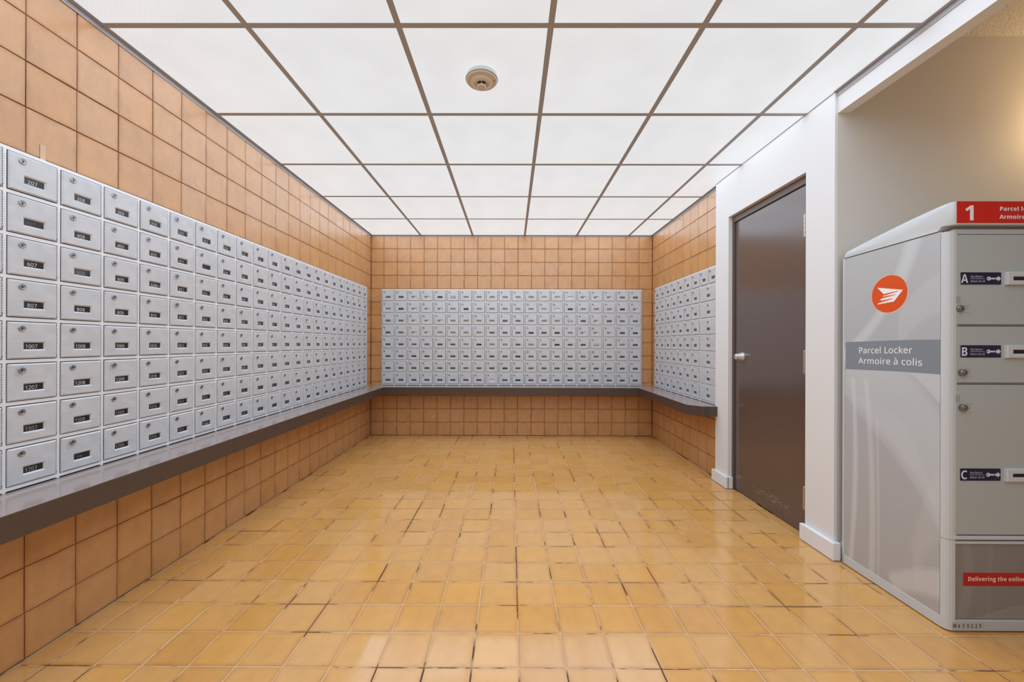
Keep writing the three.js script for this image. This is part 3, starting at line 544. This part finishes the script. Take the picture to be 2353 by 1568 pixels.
    const sg = new THREE.ExtrudeGeometry(s, { depth: 0.008, bevelEnabled: true, bevelThickness: 0.003, bevelSize: 0.003, bevelOffset: -0.003, bevelSegments: 2 });
    const slot = mesh('key_slot', sg, M.lockerPlastic, d); slot.position.set(fx(1.8395) + w2 - d.position.x, yl - d.position.y, 0.0095);
    const hole = mesh('slot_opening', new THREE.BoxGeometry(2 * w2 - 0.03, 0.02, 0.001), M.dark, d); hole.position.set(fx(1.8395) + w2 - d.position.x, yl - d.position.y, 0.0096);
    const L = new THREE.LatheGeometry([[0, 0.018], [0.005, 0.018], [0.006, 0.016], [0.0085, 0.0175], [0.0115, 0.0165], [0.0125, 0.012], [0.0125, 0]].map((q) => new THREE.Vector2(q[0], q[1] * (proud ? 0.85 : 0.55))), 22); L.rotateX(Math.PI / 2);
    const kh = new THREE.BoxGeometry(0.0022, 0.007, 0.001); kh.translate(0, 0, (proud ? 0.0153 : 0.0099) + 0.0002);
    const lk = mesh('lock', mergeGeometries([toCreasedNormals(L, 0.5), kh.toNonIndexed()], true), [std({ color: lin(0.30, 0.29, 0.28), roughness: 0.25, metalness: 0.9 }), M.dark], d); lk.position.set(fx(xk) - d.position.x, yk - d.position.y, 0.0088);
    plate('letter_plate', fx(xk) + 0.0125, fx(xk) + 0.042, yk - 0.0135, yk + 0.0135, z, std({ map: paintedEmboss(ltr), roughness: 0.5 }), d, 0.001);
    if (ltr !== 'B') plate('stamp_mark', fx(1.6600), fx(1.6760), yk + 0.02, yk + 0.046, z, std({ color: lin(0.36, 0.37, 0.36), roughness: 0.7 }), d, 0.0004);
  }
  const low = canvasMap(512, 256, (c, w, h) => { const band = printSwoosh(c, w, h, ['#8d8986', '#878380', '#8f8b89'], '168,165,164'); band([0.05, 0, 0.1, 0.4, 0.02, 1, 0.05, 1, 0.08, 1, 0.16, 0.4, 0.1, 0], 0.25); band([0.22, 0, 0.2, 0.5, 0.21, 1, 0.215, 1, 0.22, 1, 0.235, 0.5, 0.25, 0], 0.2); band([0.12, 1, 0.4, 0.78, 0.75, 0.7, 0.9, 0.66, 1, 0.6, 1, 0.8, 1, 1], 0.35); });
  const lp = plate('lower_panel', dx0 + 0.002, dx1, 0.0485, 0.3305, -0.012, std({ map: low, roughness: 0.4 }), t, 0.008);
  const strip = canvasMap(1024, 118, (c, w, h) => { c.fillStyle = '#b8171a'; c.fillRect(0, 0, w, h); c.fillStyle = '#f0dcdc'; const s = w / 0.43; c.font = `bold ${0.0215 * s}px sans-serif`; c.textBaseline = 'alphabetic'; c.fillText('Delivering the online world', 0.0165 * s, h * 0.62, 0.30 * s); });
  plate('red_sticker', fx(1.6925), fx(1.6925) + 0.43, 0.1725, 0.222, -0.004, std({ map: strip, roughness: 0.4 }), lp, 0.0008);
  const pl = mesh('plinth', rbox(0.024, wd - 0.024, 0.006, 0.0455, -0.03, 0.002, 0.002), M.lockerFrame, t);
  const code = canvasMap(512, 64, (c, w, h) => { c.fillStyle = '#b7b9b7'; c.fillRect(0, 0, w, h); c.fillStyle = '#151515'; c.font = 'bold 60px sans-serif'; c.textBaseline = 'alphabetic'; [...'M4C9220'].forEach((ch, i) => c.fillText(ch, [4, 84, 160, 236, 304, 374, 442][i], 54 + (i % 2) * 4)); });
  plate('code_letters', fx(1.6478), fx(1.7610), 0.0165, 0.0365, 0.002, std({ map: code, roughness: 0.5 }), t, 0.0006);
  void pl;
}
// ---------------------------------------------------------------- small marks on the tiles
{
  const pale = std({ color: lin(0.70, 0.47, 0.31), roughness: 0.6 });
  const chip = std({ color: lin(0.80, 0.74, 0.64), roughness: 0.8 });
  const flake = (n, w, h) => { const q = new THREE.Shape(); for (let i = 0; i < n; i++) { const t2 = i / n * Math.PI * 2, k = 0.55 + 0.45 * rnd(); const x = Math.cos(t2) * w * k, y = Math.sin(t2) * h * k; i ? q.lineTo(x, y) : q.moveTo(x, y); } q.closePath(); return new THREE.ExtrudeGeometry(q, { depth: 0.0006, bevelEnabled: false }); };
  const wl = scene.getObjectByName('wall_left'), wb = scene.getObjectByName('wall_back');
  const f1 = mesh('plaster_fleck', flake(9, 0.010, 0.014), pale, wl); f1.position.set(XL + 0.0004, 1.911, -2.059); f1.rotation.y = Math.PI / 2;
  const f2 = mesh('glaze_chip', flake(8, 0.010, 0.013), chip, wb); f2.position.set(-0.910, 0.225, -ZB + 0.0004);
  const f3 = mesh('glaze_chip', flake(7, 0.005, 0.005), chip, wb); f3.position.set(-1.245, 2.268, -ZB + 0.0004);
  const a = mesh('tape_strip', box(0, 0.0006, -0.045, 0.038, -0.008, 0.008), pale); a.position.set(XL + 0.0008, 1.735, -1.378); tag(a, 'pale strip of old tape stuck on the tile just above the mailboxes', 'tape');
}
// ---------------------------------------------------------------- warm lamp of the alcove, out of the frame on the alcove wall
{
  const t = thing('wall_lamp', 'warm frosted globe lamp on the alcove wall beyond the parcel locker', 'lamp', [2.86, 2.20, -ZP + 0.001]);
  const plateG = new THREE.CylinderGeometry(0.06, 0.06, 0.02, 24); plateG.rotateX(Math.PI / 2); plateG.translate(0, 0, 0.01); mesh('back_plate', plateG, M.steel, t);
  const arm = new THREE.CylinderGeometry(0.012, 0.012, 0.06, 12); arm.rotateX(Math.PI / 2); arm.translate(0, 0, 0.045); mesh('arm', arm, M.steel, t);
  const globe = mesh('globe', new THREE.SphereGeometry(0.085, 24, 16), std({ color: lin(0.8, 0.75, 0.65), emissive: lin(1, 0.72, 0.42), emissiveIntensity: 2, roughness: 0.5 }), t); globe.position.set(0, 0, 0.15); globe.castShadow = false;
  const p = new THREE.PointLight(lin(1, 0.68, 0.36), LAMP_WARM * 0.25, 0, 2); p.position.set(2.86, 2.20, -ZP + 0.151); p.castShadow = true; p.shadow.radius = 4; scene.add(p);
}
renderer.render(scene, camera);
